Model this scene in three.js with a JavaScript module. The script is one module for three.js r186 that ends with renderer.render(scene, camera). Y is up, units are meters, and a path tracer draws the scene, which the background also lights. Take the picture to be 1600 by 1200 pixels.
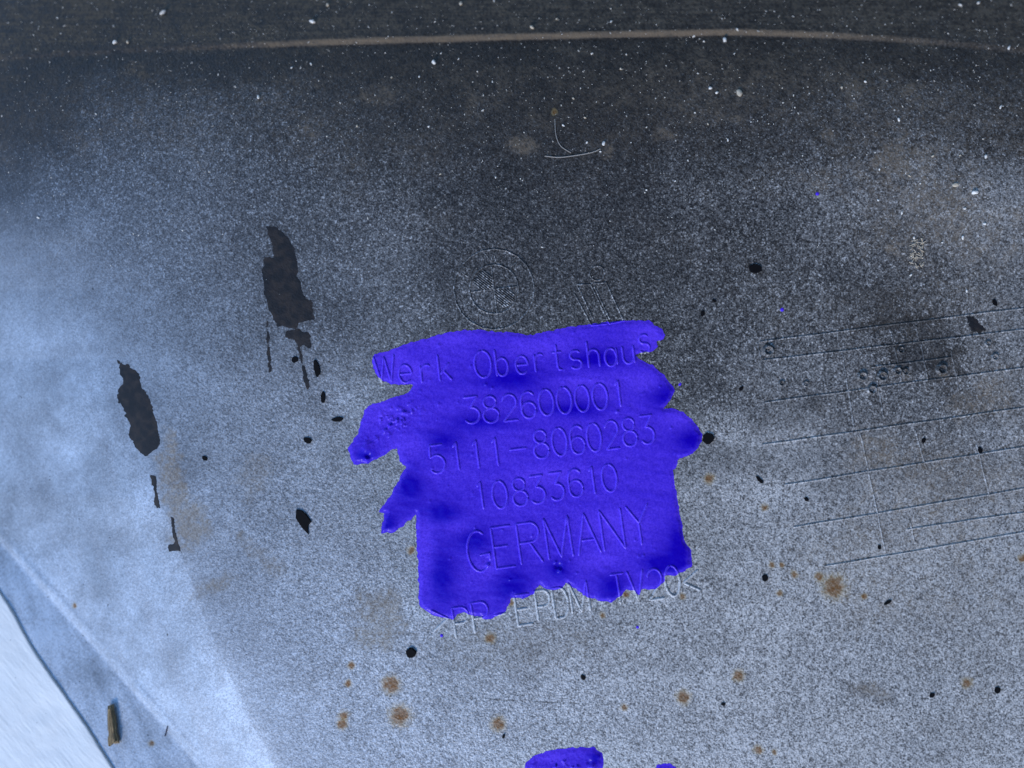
import * as THREE from 'three';
import { mergeGeometries } from 'three/addons/utils/BufferGeometryUtils.js';

// ---------------------------------------------------------------- camera, sky, sun, exposure
const S = 0.00012;            // metres for one photo pixel on the flat of the panel
const D = 0.17;               // camera height over the flat of the panel
const scene = new THREE.Scene();
const camera = new THREE.PerspectiveCamera(2 * Math.atan(600 * S / D) * 180 / Math.PI, 4 / 3, 0.02, 40);
camera.position.set(0, D, 0);
camera.up.set(0, 0, -1);
camera.lookAt(0, 0, 0);
camera.focus = 0.169;
camera.userData.fStop = 6;

const renderer = new THREE.WebGLRenderer({ antialias: true });
renderer.toneMapping = THREE.LinearToneMapping;
renderer.toneMappingExposure = 1.55;
renderer.shadowMap.enabled = true;

{ // a clear, slightly hazy blue sky, paler towards the horizon
  const w = 64, h = 32, d = new Float32Array(w * h * 4);
  for (let y = 0; y < h; y++) {
    const el = (y + 0.5) / h * 180 - 90, t = Math.pow(Math.max(0, 1 - Math.max(0, el) / 90), 1.6);
    for (let x = 0; x < w; x++) {
      const k = (y * w + x) * 4;
      d[k] = 0.19 + 0.20 * t; d[k + 1] = 0.47 + 0.20 * t; d[k + 2] = 1.06 + 0.04 * t; d[k + 3] = 1;
    }
  }
  const sky = new THREE.DataTexture(d, w, h, THREE.RGBAFormat, THREE.FloatType);
  sky.mapping = THREE.EquirectangularReflectionMapping; sky.magFilter = THREE.LinearFilter; sky.minFilter = THREE.LinearFilter; sky.needsUpdate = true;
  scene.background = sky; scene.environment = sky;
}
const sun = new THREE.DirectionalLight(0xffeedc, 1.5);
sun.position.set(-0.34, 0.60, 0.78);
sun.castShadow = true; sun.shadow.radius = 22;
sun.shadow.mapSize.set(2048, 2048);
Object.assign(sun.shadow.camera, { left: -0.25, right: 0.25, top: 0.25, bottom: -0.25, near: 0.1, far: 3 });
scene.add(sun, sun.target);

// ---------------------------------------------------------------- small helpers
let seed = 7;
const rnd = () => { seed = (seed * 1664525 + 1013904223) >>> 0; return seed / 4294967296; };
const clamp = (x, a = 0, b = 1) => x < a ? a : x > b ? b : x;
const sstep = (a, b, x) => { const t = clamp((x - a) / (b - a)); return t * t * (3 - 2 * t); };
const mix = (a, b, t) => a + (b - a) * t;
const LAT = new Float32Array(256 * 256); for (let i = 0; i < LAT.length; i++) LAT[i] = rnd();
function vn(x, y) {                       // value noise 0..1
  const xi = Math.floor(x), yi = Math.floor(y); let fx = x - xi, fy = y - yi;
  fx = fx * fx * (3 - 2 * fx); fy = fy * fy * (3 - 2 * fy);
  const x0 = xi & 255, x1 = (xi + 1) & 255, y0 = (yi & 255) << 8, y1 = ((yi + 1) & 255) << 8;
  const p = LAT[y0 + x0], q = LAT[y0 + x1], r = LAT[y1 + x0], t = LAT[y1 + x1];
  return (p + (q - p) * fx) * (1 - fy) + (r + (t - r) * fx) * fy;
}
const fbm = (x, y) => 0.5 * vn(x, y) + 0.27 * vn(x * 2.1 + 31.7, y * 2.1 + 11.3) + 0.15 * vn(x * 4.3 + 7.1, y * 4.3 + 91.9) + 0.08 * vn(x * 8.7 + 57.3, y * 8.7 + 23.1);
const table = (pts) => (x) => {           // piecewise linear lookup
  if (x <= pts[0][0]) { const [a, b] = pts; return a[1] + (x - a[0]) * (b[1] - a[1]) / (b[0] - a[0]); }
  for (let i = 1; i < pts.length; i++) if (x <= pts[i][0] || i === pts.length - 1) { const a = pts[i - 1], b = pts[i]; return a[1] + (x - a[0]) * (b[1] - a[1]) / (b[0] - a[0]); }
};
const lift = (h) => ([u, v]) => [800 + (u - 800) * (1 - h / D), 600 + (v - 600) * (1 - h / D)];   // a photo pixel at height h, in panel units

// ---------------------------------------------------------------- the shape of the panel (a, b: panel units of S metres from its corner)
const ridge = table([[-400, 118], [0, 88], [250, 77], [500, 68], [800, 60], [1000, 55], [1150, 52], [1300, 56], [1450, 65], [1600, 80], [2000, 140]].map(lift(-0.0085)));
const bend = table([[60, -260], [250, -60], [450, 120], [560, 181], [640, 200], [712, 226], [780, 246], [860, 281], [930, 304], [1010, 337], [1090, 374], [1200, 430], [1500, 590]]);
const crest = [[-330, 560], [-150, 735], [0, 868], [40, 905], [100, 962], [230, 1090], [345, 1205], [640, 1500]].map(lift(-0.0075));
const edge = [[-330, 590], [-150, 790], [0, 962], [32, 1010], [60, 1046], [120, 1120], [182, 1202], [262, 1310], [420, 1520]].map(lift(-0.0065));
function side(line, a, b) {               // signed distance to a line that runs down to the right, positive below it
  let best = 1e9, sg = 1;
  for (let i = 1; i < line.length; i++) {
    const [x0, y0] = line[i - 1], [x1, y1] = line[i], dx = x1 - x0, dy = y1 - y0, l2 = dx * dx + dy * dy;
    const t = clamp(((a - x0) * dx + (b - y0) * dy) / l2), ex = a - x0 - dx * t, ey = b - y0 - dy * t, d2 = ex * ex + ey * ey;
    if (d2 < best) { best = d2; sg = dx * ey - dy * ex > 0 ? 1 : -1; }
  }
  return sg * Math.sqrt(best);
}
function H(a, b) {                        // metres
  let h = 0;
  const r = ridge(a), d = r + 300 - b;                       // falls away towards the upper flange
  if (d > 0) { const q = Math.min(d, 300); h -= 0.0092 * (q / 300) * (q / 300) + (d > 300 ? (d - 300) * S * 0.5 : 0); }
  h += 0.0010 * sstep(-1, 6, r - b) * mix(0.35, 1, sstep(150, 620, a)) * mix(1, 0.5, sstep(1150, 1560, a));   // lip of the upper flange
  const w = mix(150, 9, sstep(250, 820, b)), x = (bend(b) - a) / w;
  h -= (x > 20 ? x : Math.log(1 + Math.exp(x))) * w * S * 0.31;   // left side falls away from the bend
  if (a < 760 && b > 500) {
    const c = side(crest, a, b);
    if (Math.abs(c) < 30) h += 0.00035 * Math.exp(-(((c + 3) / 7) ** 2)) * (0.5 + vn(b / 30, 4));
    if (c > -14) h += -0.0009 * sstep(-6, 13, c) + (c > 8 ? Math.min(c - 8, 140) * S * 0.42 : 0);
    if (c > 20) { const e = side(edge, a, b); if (e > 4) h -= Math.min(e - 4, 60) * S * 0.6; }
  }
  if (x > -1) h += 0.0007 * sstep(-1, 6, x * w / 9) * (fbm((a - bend(b)) / 38 + 4, b / 330) - 0.5) * sstep(300, 700, b);
  h += 0.0006 * (fbm(a / 420 + 3, b / 420 + 9) - 0.5);
  return h;
}
const X = (a) => (a - 800) * S, Z = (b) => (b - 600) * S;
function at(u, v) {                       // photo pixel -> panel units, on the panel
  let a = u, b = v;
  for (let i = 0; i < 14; i++) { const k = 1 - H(a, b) / D; a = 800 + (u - 800) * k; b = 600 + (v - 600) * k; }
  return [a, b];
}
const seen = (a, b, h) => [800 + (a - 800) / (1 - h / D), 600 + (b - 600) / (1 - h / D)];

// ---------------------------------------------------------------- outlines read from the photograph
function poly(pts) { return pts; }
function sdPoly(p, x, y) {                // positive inside
  let d2 = 1e12, inside = false;
  for (let i = 0, j = p.length - 1; i < p.length; j = i++) {
    const xi = p[i][0], yi = p[i][1], xj = p[j][0], yj = p[j][1], dx = xj - xi, dy = yj - yi;
    const t = clamp(((x - xi) * dx + (y - yi) * dy) / (dx * dx + dy * dy + 1e-9)), ex = x - xi - dx * t, ey = y - yi - dy * t;
    d2 = Math.min(d2, ex * ex + ey * ey);
    if ((yi > y) !== (yj > y) && x < (xj - xi) * (y - yi) / (yj - yi) + xi) inside = !inside;
  }
  return (inside ? 1 : -1) * Math.sqrt(d2);
}
const PAINT = poly([[581, 568], [585, 553], [606, 549], [645, 534], [699, 520], [727, 516], [752, 515], [774, 519], [797, 519], [826, 524], [852, 519], [882, 512], [919, 507], [947, 504], [976, 501], [1013, 501], [1019, 504], [1022, 509], [1032, 512], [1038, 524], [1035, 530], [1025, 533], [1027, 542], [1019, 549], [1000, 551], [994, 555], [1000, 562], [1017, 569], [1036, 585], [1049, 600], [1054, 611], [1049, 624], [1038, 638], [1052, 638], [1069, 645], [1086, 662], [1097, 679], [1096, 690], [1093, 696], [1083, 709], [1069, 715], [1061, 716], [1057, 728], [1051, 736], [1055, 760], [1064, 811], [1069, 843], [1080, 861], [1081, 885], [1067, 893], [1053, 900], [1039, 900], [1036, 912], [1024, 921], [1003, 921], [999, 931], [991, 923], [979, 921], [968, 932], [955, 941], [939, 939], [917, 933], [904, 923], [891, 915], [884, 910], [880, 917], [864, 923], [851, 920], [843, 914], [837, 919], [833, 928], [817, 936], [799, 933], [793, 947], [791, 956], [775, 963], [761, 969], [751, 964], [732, 961], [725, 956], [716, 960], [708, 967], [689, 965], [676, 961], [657, 949], [653, 931], [655, 920], [652, 867], [650, 803], [633, 819], [615, 832], [604, 832], [595, 834], [597, 819], [601, 801], [593, 799], [607, 779], [635, 729], [625, 720], [620, 699], [604, 708], [591, 717], [574, 724], [554, 725], [548, 715], [544, 700], [561, 673], [564, 657], [570, 641], [577, 634], [606, 624], [639, 614], [645, 602], [611, 600], [598, 596], [589, 585]]);
const PAINT2 = poly([[820, 1194], [823, 1190], [836, 1181], [846, 1176], [892, 1168], [928, 1167], [934, 1173], [942, 1176], [943, 1183], [941, 1200], [940, 1235], [900, 1262], [840, 1258], [815, 1230]]);
const PAINT3 = poly([[1026, 1196], [1039, 1193], [1050, 1194], [1057, 1200], [1060, 1225], [1040, 1240], [1022, 1222]]);
const BARE = [
  [[416, 354], [430, 354], [442, 362], [452, 375], [460, 390], [466, 412], [464, 432], [470, 440], [471, 455], [480, 467], [489, 472], [487, 490], [492, 496], [480, 502], [467, 505], [462, 515], [452, 512], [442, 510], [432, 509], [425, 495], [419, 480], [415, 465], [411, 442], [410, 422], [414, 402], [427, 402], [424, 380]],
  [[447, 516], [465, 514], [470, 518], [482, 520], [487, 535], [485, 546], [472, 539], [469, 541], [473, 562], [479, 584], [484, 604], [480, 609], [475, 595], [471, 570], [464, 540], [461, 530], [450, 531], [444, 525]],
  [[183, 563], [200, 571], [217, 585], [221, 605], [229, 614], [239, 636], [244, 659], [251, 690], [245, 701], [236, 707], [229, 716], [221, 709], [211, 699], [202, 679], [204, 665], [197, 653], [194, 639], [185, 628], [183, 616], [187, 607], [193, 600], [188, 582]],
  [[235, 742], [244, 744], [246, 767], [249, 792], [244, 797], [241, 785], [242, 767], [237, 756]],
  [[267, 808], [271, 810], [273, 823], [279, 849], [285, 864], [276, 859], [265, 861], [264, 852], [273, 847], [269, 826]],
  [[1509, 494], [1525, 498], [1541, 516], [1530, 521], [1517, 517]],
  [[416, 500], [419, 500], [421, 540], [424, 580], [420, 581], [417, 545]],
];

// ---------------------------------------------------------------- what the panel is made of: black plastic, pale overspray with some light painted in, dust, rust
// overspray share on the black plastic, with light falloff and sheen painted in, read every 100 pixels
const COV_LIGHT = [
  [0.03, 0.015, 0.012, 0.01, 0.01, 0.01, 0.01, 0.01, 0.01, 0.01, 0.01, 0.01, 0.01, 0.01, 0.012, 0.015, 0.02],
  [0.015, 0.015, 0.02, 0.03, 0.02, 0.015, 0.015, 0.015, 0.015, 0.015, 0.015, 0.015, 0.02, 0.03, 0.03, 0.04, 0.04],
  [0.03, 0.06, 0.168, 0.202, 0.15, 0.09, 0.06, 0.045, 0.045, 0.03, 0.03, 0.06, 0.075, 0.105, 0.135, 0.135, 0.12],
  [0.115, 0.18, 0.232, 0.244, 0.196, 0.161, 0.155, 0.0893, 0.067, 0.067, 0.067, 0.146, 0.134, 0.233, 0.21, 0.255, 0.3],
  [0.418, 0.389, 0.31, 0.274, 0.21, 0.18, 0.217, 0.112, 0.1, 0.1, 0.0893, 0.116, 0.125, 0.202, 0.18, 0.25, 0.28],
  [0.585, 0.528, 0.409, 0.347, 0.25, 0.2, 0.232, 0.134, 0.123, 0.123, 0.123, 0.148, 0.187, 0.202, 0.14, 0.22, 0.3],
  [0.497, 0.486, 0.454, 0.41, 0.36, 0.32, 0.286, 0.166, 0.146, 0.135, 0.146, 0.156, 0.26, 0.247, 0.208, 0.208, 0.3],
  [0.518, 0.518, 0.508, 0.497, 0.45, 0.44, 0.4, 0.35, 0.3, 0.28, 0.28, 0.3, 0.36, 0.32, 0.28, 0.28, 0.32],
  [0.54, 0.54, 0.54, 0.54, 0.5, 0.5, 0.48, 0.47, 0.46, 0.45, 0.46, 0.48, 0.528, 0.473, 0.44, 0.44, 0.473],
  [0.85, 0.6, 0.58, 0.562, 0.55, 0.53, 0.53, 0.52, 0.52, 0.52, 0.52, 0.52, 0.572, 0.55, 0.55, 0.55, 0.572],
  [0.9, 0.85, 0.6, 0.6, 0.6, 0.58, 0.58, 0.58, 0.58, 0.58, 0.58, 0.58, 0.58, 0.58, 0.56, 0.56, 0.58],
  [0.81, 0.9, 0.85, 0.64, 0.66, 0.64, 0.64, 0.62, 0.62, 0.62, 0.62, 0.62, 0.6, 0.6, 0.6, 0.6, 0.62],
  [0.864, 0.9, 0.9, 0.8, 0.68, 0.66, 0.66, 0.66, 0.66, 0.66, 0.66, 0.66, 0.64, 0.64, 0.64, 0.64, 0.66]];
function coverLight(u, v) {
  u += (fbm(u / 70 + 5, v / 70) - 0.5) * 80 + (fbm(u / 17, v / 17 + 40) - 0.5) * 34;
  v += (fbm(u / 70 + 55, v / 70 + 20) - 0.5) * 80 + (fbm(u / 17 + 80, v / 17) - 0.5) * 34;
  const x = clamp(u / 100, 0, 15.999), y = clamp(v / 100, 0, 11.999), i = x | 0, j = y | 0, fx = sstep(0, 1, x - i), fy = sstep(0, 1, y - j);
  return mix(mix(COV_LIGHT[j][i], COV_LIGHT[j][i + 1], fx), mix(COV_LIGHT[j + 1][i], COV_LIGHT[j + 1][i + 1], fx), fy);
}
const RUST = [[611, 1070, 15], [625, 1118, 18], [779, 1131, 12], [1303, 917, 20], [1068, 1090, 12], [1154, 1056, 10], [766, 997, 9], [1108, 748, 9], [549, 1040, 6], [544, 1068, 6], [537, 1118, 8], [534, 1132, 9], [1241, 897, 6], [1221, 883, 4], [1280, 901, 7], [1206, 883, 5], [975, 1105, 6], [1350, 932, 5], [1511, 1067, 9], [1185, 1172, 8], [1210, 1175, 5], [117, 946, 4], [1597, 873, 7], [978, 929, 6], [941, 961, 5], [1067, 932, 5], [1194, 793, 6], [1218, 927, 5], [642, 860, 6], [799, 942, 5], [866, 175, 5], [237, 1162, 5]];
const DUST = [ // brown dirt patches: u, v, half width, half height, turn, strength
  [592, 965, 46, 56, 0, 0.8], [276, 770, 26, 84, -0.25, 0.8], [300, 825, 38, 40, 0, 0.7], [268, 700, 14, 40, -0.3, 0.5], [335, 915, 50, 14, -0.3, 0.4], [410, 870, 60, 16, 0.7, 0.4], [400, 740, 30, 46, 0.3, 0.3],
  [1400, 880, 190, 120, 0, 0.26], [1480, 760, 130, 80, 0, 0.3], [1360, 1080, 44, 16, 0.3, 0.5], [1360, 705, 46, 34, 0.2, 0.45], [1540, 620, 60, 40, -0.4, 0.4], [800, 1010, 180, 46, 0, 0.22],
  [1330, 140, 30, 26, 0, 0.4], [1390, 262, 40, 40, 0.4, 0.34], [1275, 280, 36, 26, 0, 0.36], [1418, 138, 14, 12, 0, 0.55], [1295, 215, 12, 18, 0, 0.36], [1395, 388, 16, 10, 0, 0.4], [815, 225, 32, 16, 0, 0.46], [950, 238, 12, 16, 0.5, 0.5],
  [1155, 145, 10, 12, 0, 0.5], [1120, 180, 12, 10, 0, 0.4], [1152, 186, 14, 8, -0.5, 0.5], [1035, 210, 26, 12, 0, 0.28], [900, 80, 40, 12, 0, 0.2], [480, 205, 24, 14, 0.3, 0.3], [590, 150, 34, 18, 0, 0.26], [205, 110, 22, 16, 0, 0.28], [740, 165, 16, 22, 0, 0.25],
  [1455, 330, 170, 110, 0.5, 0.24], [1130, 130, 260, 60, 0, 0.14], [430, 60, 260, 30, 0, 0.14], [1480, 589, 12, 7, 0.3, 0.5], [1418, 593, 14, 7, 0.2, 0.5], [1500, 330, 120, 60, 0.4, 0.2], [1420, 250, 60, 40, 0, 0.25]];
const SMEAR = [ // where the overspray was rubbed off (-) or lies in a thicker puff (+): u, v, half width, half height, turn, change
  [1440, 540, 62, 40, -0.12, -0.5], [1395, 506, 80, 10, -0.12, -0.5], [1478, 572, 30, 34, 0, -0.45], [1340, 455, 90, 28, 0.45, -0.4], [1500, 622, 60, 16, 0.5, -0.35], [1250, 615, 60, 30, 0, -0.15], [1360, 1082, 46, 15, 0.3, -0.3], [1480, 1150, 90, 40, -0.2, -0.12],
  [545, 622, 42, 34, 0.2, 0.35], [440, 645, 70, 40, 0.2, 0.16], [1135, 668, 50, 34, 0.3, 0.5], [1235, 690, 60, 26, -0.1, 0.35], [1180, 760, 80, 40, 0, 0.16], [1560, 690, 60, 30, 0, 0.2], [300, 600, 60, 30, 0.6, 0.15], [720, 480, 120, 30, -0.2, 0.25], [520, 420, 60, 30, 0.3, 0.2],
  [1460, 240, 60, 40, 0.2, 0.3], [1330, 330, 50, 30, 0, 0.3], [1550, 330, 50, 60, 0, 0.25], [130, 640, 40, 120, 0.3, 0.18], [60, 820, 60, 60, 0, -0.12], [300, 720, 30, 60, 0.2, -0.15], [420, 800, 40, 40, 0.3, -0.1]];
const GRAIN = (a, b) => { // moulded leather grain, 0..1
  const n = 0.45 * vn(a / 2.3 + 3.3, b / 2.3) + 0.55 * vn(a / 1.3 + 70, b / 1.3 + 13);
  return sstep(0.2, 0.8, n);
};
function surface(a, b, out) {             // albedo, roughness and grain height of one spot
  const h = H(a, b), [u, v] = seen(a, b, h), g = GRAIN(a, b);
  const skySheen = sstep(900, -100, a - bend(b)), c = coverLight(u, v), smooth = sstep(380, -120, a - bend(b));
  const n = 0.34 * vn(a / 2.2 + 9, b / 2.2) + 0.50 * vn(a / 1.2 + 4, b / 1.2 + 60) + 0.16 * vn(a / 4.4 + 41, b / 4.4);
  const glint = sstep(0.64, 0.82, n) * (0.4 + 1.2 * vn(a / 9 + 2, b / 9));  // bright overspray dots that also paint the glints of the grain
  let k = c * mix(mix(clamp(1.0 + 3.3 * (n - 0.5), 0.18, 2.3), clamp(0.84 + 5.0 * (n - 0.5), 0.06, 3) + 3.0 * glint, sstep(0.40, 0.10, c)), 0.74 + 0.52 * n, Math.max(smooth * 0.85, skySheen * 0.45));
  const coat = sstep(5, -3, a - bend(b) + 5 * (fbm(a / 6, b / 6 + 4) - 0.5)) * sstep(520, 640, b);   // a thick pale coat ends at the bend
  k *= mix(1, (1.0 + 0.55 * (fbm(a / 44 + 2, b / 60) - 0.45)) * mix(1.12, 1.0, sstep(0, 130, bend(b) - a)), coat) * (1 - 0.05 * sstep(90, 0, a - bend(b)) * sstep(560, 700, b) * (1 - coat));
  k *= (0.84 + 0.32 * fbm(a / 26, b / 26 + 6)) * (0.80 + 0.40 * fbm((a + 0.13 * b) / 150 + 8, (b + 0.13 * a) / 55));
  for (const [du, dv, hw, hh, t, s] of SMEAR) {
    const x = u - du, y = v - dv; if (Math.abs(x) > hw + hh + 40 || Math.abs(y) > hw + hh + 40) continue;
    const cs = Math.cos(t), sn = Math.sin(t), q = Math.hypot((x * cs + y * sn) / hw, (y * cs - x * sn) / hh) + (fbm(u / 11 + 6, v / 11) - 0.5) * 1.2 + (n - 0.5) * 0.7;
    k *= 1 + s * sstep(1.15, 0.75, q);
  }
  k = clamp(k);
  let r = mix(0.009, mix(0.63, 0.54, skySheen), k), gg = mix(0.0095, mix(0.63, 0.62, skySheen), k), bl = mix(0.011, mix(0.62, 0.72, skySheen), k);  // bluish sky sheen painted into the overspray colour towards the left
  // brown dust
  let dst = 0.03 + (0.20 + 0.55 * vn(a / 55, b / 1.9) * sstep(0, 30, ridge(a) - b)) * sstep(330, 130, v) + 0.13 * sstep(0.45, 0.8, fbm(u / 60 + 7, v / 38)) * sstep(520, 120, v) + 0.14 * sstep(1000, 1500, u) * sstep(0.3, 0.7, fbm(u / 90, v / 60 + 3));
  for (const [du, dv, hw, hh, t, s] of DUST) {
    const x = u - du, y = v - dv; if (Math.abs(x) > hw + hh + 40 || Math.abs(y) > hw + hh + 40) continue;
    const cs = Math.cos(t), sn = Math.sin(t), q = Math.hypot((x * cs + y * sn) / hw, (y * cs - x * sn) / hh);
    const f = q + (fbm(u / 13 + 3, v / 13) - 0.5) * 1.3; dst += s * sstep(1.15, 0.35, f);
  }
  dst = clamp(dst * (0.25 + 1.35 * vn(a / 3.2 + 21, b / 3.2 + 5)) * (0.6 + 0.8 * vn(a / 11, b / 11)), 0, 0.85);
  const lip = ridge(a) - b, lipD = sstep(-3, 0, lip) * sstep(11, 6, lip) * sstep(250, 620, u) * sstep(1560, 1180, u) * (0.55 + 0.7 * vn(a / 18, b / 3));
  dst = clamp(dst + lipD * 0.65, 0, 0.9);
  const dull = mix(1, 0.42, k);
  r = mix(r, 0.15 + 0.26 * k, dst * dull + dst * 0.25 * k); gg = mix(gg, 0.117 + 0.27 * k, dst * dull + dst * 0.25 * k); bl = mix(bl, 0.08 + 0.275 * k, dst * dull + dst * 0.3 * k);
  // rust blooms
  for (const [ru, rv, rr] of RUST) {
    const x = u - ru, y = v - rv; if (x * x + y * y > rr * rr * 5) continue;
    const q = Math.hypot(x, y) / (rr * 0.8) + (fbm(u / 5 + ru, v / 5) - 0.5) * (rr > 8 ? 0.95 : 1.4);
    const o = sstep(1.9, 0.7, q) * 0.6, m = sstep(1.15, 0.5, q) * (0.75 + 0.5 * (vn(u / 2.4, v / 2.4) - 0.5));
    r = mix(r, 0.42, o * 0.8); gg = mix(gg, 0.31, o * 0.8); bl = mix(bl, 0.13, o * 0.8);
    r = mix(r, 0.17, m); gg = mix(gg, 0.068, m); bl = mix(bl, 0.012, m);
  }
  // fine scratches and specks of dirt
  const sp = vn(a / 3.1 + 111, b / 3.1 + 77) * vn(a / 9 + 31, b / 9 + 7);
  if (sp > 0.80 && k > 0.25) { const m = sstep(0.80, 0.88, sp) * 0.8; r *= 1 - m; gg *= 1 - m; bl *= 1 - m; }
  const sc = Math.abs(v - (1090 + (u - 718) * 0.05 + 1.2 * (vn(u / 30, 3) - 0.5))); if (u > 716 && u < 952 && sc < 1.2) { const m = 0.6 * vn(u / 14, 8); r *= 1 - m; gg *= 1 - m; bl *= 1 - m; }
  const rg = Math.abs(Math.hypot(u - 1470, v - 408) - 8); if (rg < 3) { r *= 0.6; gg *= 0.6; bl *= 0.6; }
  out[0] = r; out[1] = gg; out[2] = bl;
  out[3] = clamp(mix(0.44, 0.68, Math.sqrt(k)) + 0.5 * dst, 0, 0.95); out[6] = clamp(0.34 * Math.sqrt(k) * (1 - dst) * (1 + 1.0 * skySheen), 0, 1);
  out[4] = mix(g * 0.8, 0.4 + (g - 0.5) * 0.3, smooth) + 0.2 * coat;
  out[5] = k;
  return out;
}
const enc = (x) => Math.round(255 * clamp(x <= 0.0031308 ? 12.92 * x : 1.055 * Math.pow(x, 1 / 2.4) - 0.055));
function tex(data, w, h, srgb, wrap) {
  const t = new THREE.DataTexture(data, w, h, THREE.RGBAFormat);
  t.magFilter = THREE.LinearFilter; t.minFilter = THREE.LinearFilter; if (srgb) t.colorSpace = THREE.SRGBColorSpace;
  if (wrap) t.wrapS = t.wrapT = THREE.MirroredRepeatWrapping;
  t.needsUpdate = true; return t;
}
const TA0 = -110, TB0 = -110, TW = 1820, TH = 1420, TPW = 2048, TPH = 1598;
const skin = (() => {
  const c = new Uint8Array(TPW * TPH * 4), q = new Uint8Array(TPW * TPH * 4), hgt = new Uint8Array(TPW * TPH * 4), o = [];
  for (let j = 0; j < TPH; j++) for (let i = 0; i < TPW; i++) {
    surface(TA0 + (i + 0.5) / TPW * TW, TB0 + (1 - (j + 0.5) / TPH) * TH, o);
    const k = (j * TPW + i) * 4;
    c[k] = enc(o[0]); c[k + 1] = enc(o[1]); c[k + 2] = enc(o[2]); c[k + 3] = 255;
    q[k] = 0; q[k + 1] = Math.round(o[3] * 255); q[k + 2] = Math.round(o[6] * 255); q[k + 3] = 255;
    hgt[k] = hgt[k + 1] = hgt[k + 2] = Math.round(o[4] * 255); hgt[k + 3] = 255;
  }
  return { color: tex(c, TPW, TPH, true, true), rough: tex(q, TPW, TPH, false, true), bump: tex(hgt, TPW, TPH, false, true) };
})();
const uvOf = (a, b) => [(a - TA0) / TW, 1 - (b - TB0) / TH];
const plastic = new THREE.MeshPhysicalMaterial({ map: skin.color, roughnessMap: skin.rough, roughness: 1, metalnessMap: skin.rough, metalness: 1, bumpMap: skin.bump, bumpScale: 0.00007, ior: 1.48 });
function bareTex() { const n = 256, d = new Uint8Array(n * n * 4); for (let i = 0; i < n * n; i++) { const x = i % n, y = (i / n) | 0, q = sstep(0.38, 0.7, fbm(x / 3.2, y / 3.2)) * (0.5 + 0.5 * vn(x / 1.2, y / 1.2)); d[i * 4] = enc(mix(0.010, 0.034, q)); d[i * 4 + 1] = enc(mix(0.011, 0.027, q)); d[i * 4 + 2] = enc(mix(0.014, 0.024, q)); d[i * 4 + 3] = 255; } const t = tex(d, n, n, true, true); t.repeat.set(2.2, 1.8); return t; }
const bare = new THREE.MeshPhysicalMaterial({ color: new THREE.Color().setRGB(1, 1, 1), map: bareTex(), roughness: 0.6, ior: 1.4, bumpMap: skin.bump, bumpScale: 0.00003 });
console.log('skin done');

// ---------------------------------------------------------------- ground and the bumper
function mesh(name, geo, mat, parent) {
  const m = new THREE.Mesh(geo, mat); m.name = name; m.castShadow = m.receiveShadow = true; (parent || scene).add(m); return m;
}
{
  const g = new THREE.PlaneGeometry(8, 8); g.rotateX(-Math.PI / 2);
  const n = 256, d = new Uint8Array(n * n * 4);
  for (let i = 0; i < n * n; i++) { const x = i % n, y = (i / n) | 0, v = 0.22 + 0.10 * fbm(x / 9, y / 9) + 0.06 * (LAT[i % 65536] - 0.5); d[i * 4] = enc(v); d[i * 4 + 1] = enc(v * 0.97); d[i * 4 + 2] = enc(v * 0.93); d[i * 4 + 3] = 255; }
  const t = tex(d, n, n, true, true); t.repeat.set(20, 20);
  const m = mesh('ground', g, new THREE.MeshStandardMaterial({ map: t, roughness: 0.95 }));
  m.position.y = -0.0502; m.userData = { kind: 'structure', label: 'rough grey concrete under the bumper', category: 'ground' };
}
{ // added, unseen slabs shut out the sky: open only towards the lower left of the picture
  const dir = new THREE.Vector3(-0.72, 0, 0.69).normalize(), turn = Math.atan2(dir.x, dir.z);
  const m = new THREE.MeshStandardMaterial({ color: new THREE.Color().setRGB(0.10, 0.085, 0.07), roughness: 0.9 });
  const added_roof = mesh('added_eave', new THREE.BoxGeometry(9, 0.16, 3.4), m); added_roof.rotation.y = turn; added_roof.position.copy(dir).multiplyScalar(0.50 - 1.7).setY(2.4); added_roof.userData = { kind: 'structure', label: 'dark slab added over the bumper to shut out the sky', category: 'added_eave' };
  const added_wall = mesh('added_wall', new THREE.BoxGeometry(9, 2.44, 0.2), new THREE.MeshStandardMaterial({ color: new THREE.Color().setRGB(0.24, 0.20, 0.17), roughness: 0.9 })); added_wall.rotation.y = turn; added_wall.position.copy(dir).multiplyScalar(-2.7).setY(1.05); added_wall.userData = { kind: 'structure', label: 'brown upright slab added out of view to darken the reflections', category: 'added_wall' };
}
const bumper = new THREE.Group(); bumper.name = 'car_bumper';
bumper.userData = { label: 'inner face of a black plastic bumper dusted with pale overspray and daubed with violet-blue paint', category: 'bumper' };
scene.add(bumper);

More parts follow.
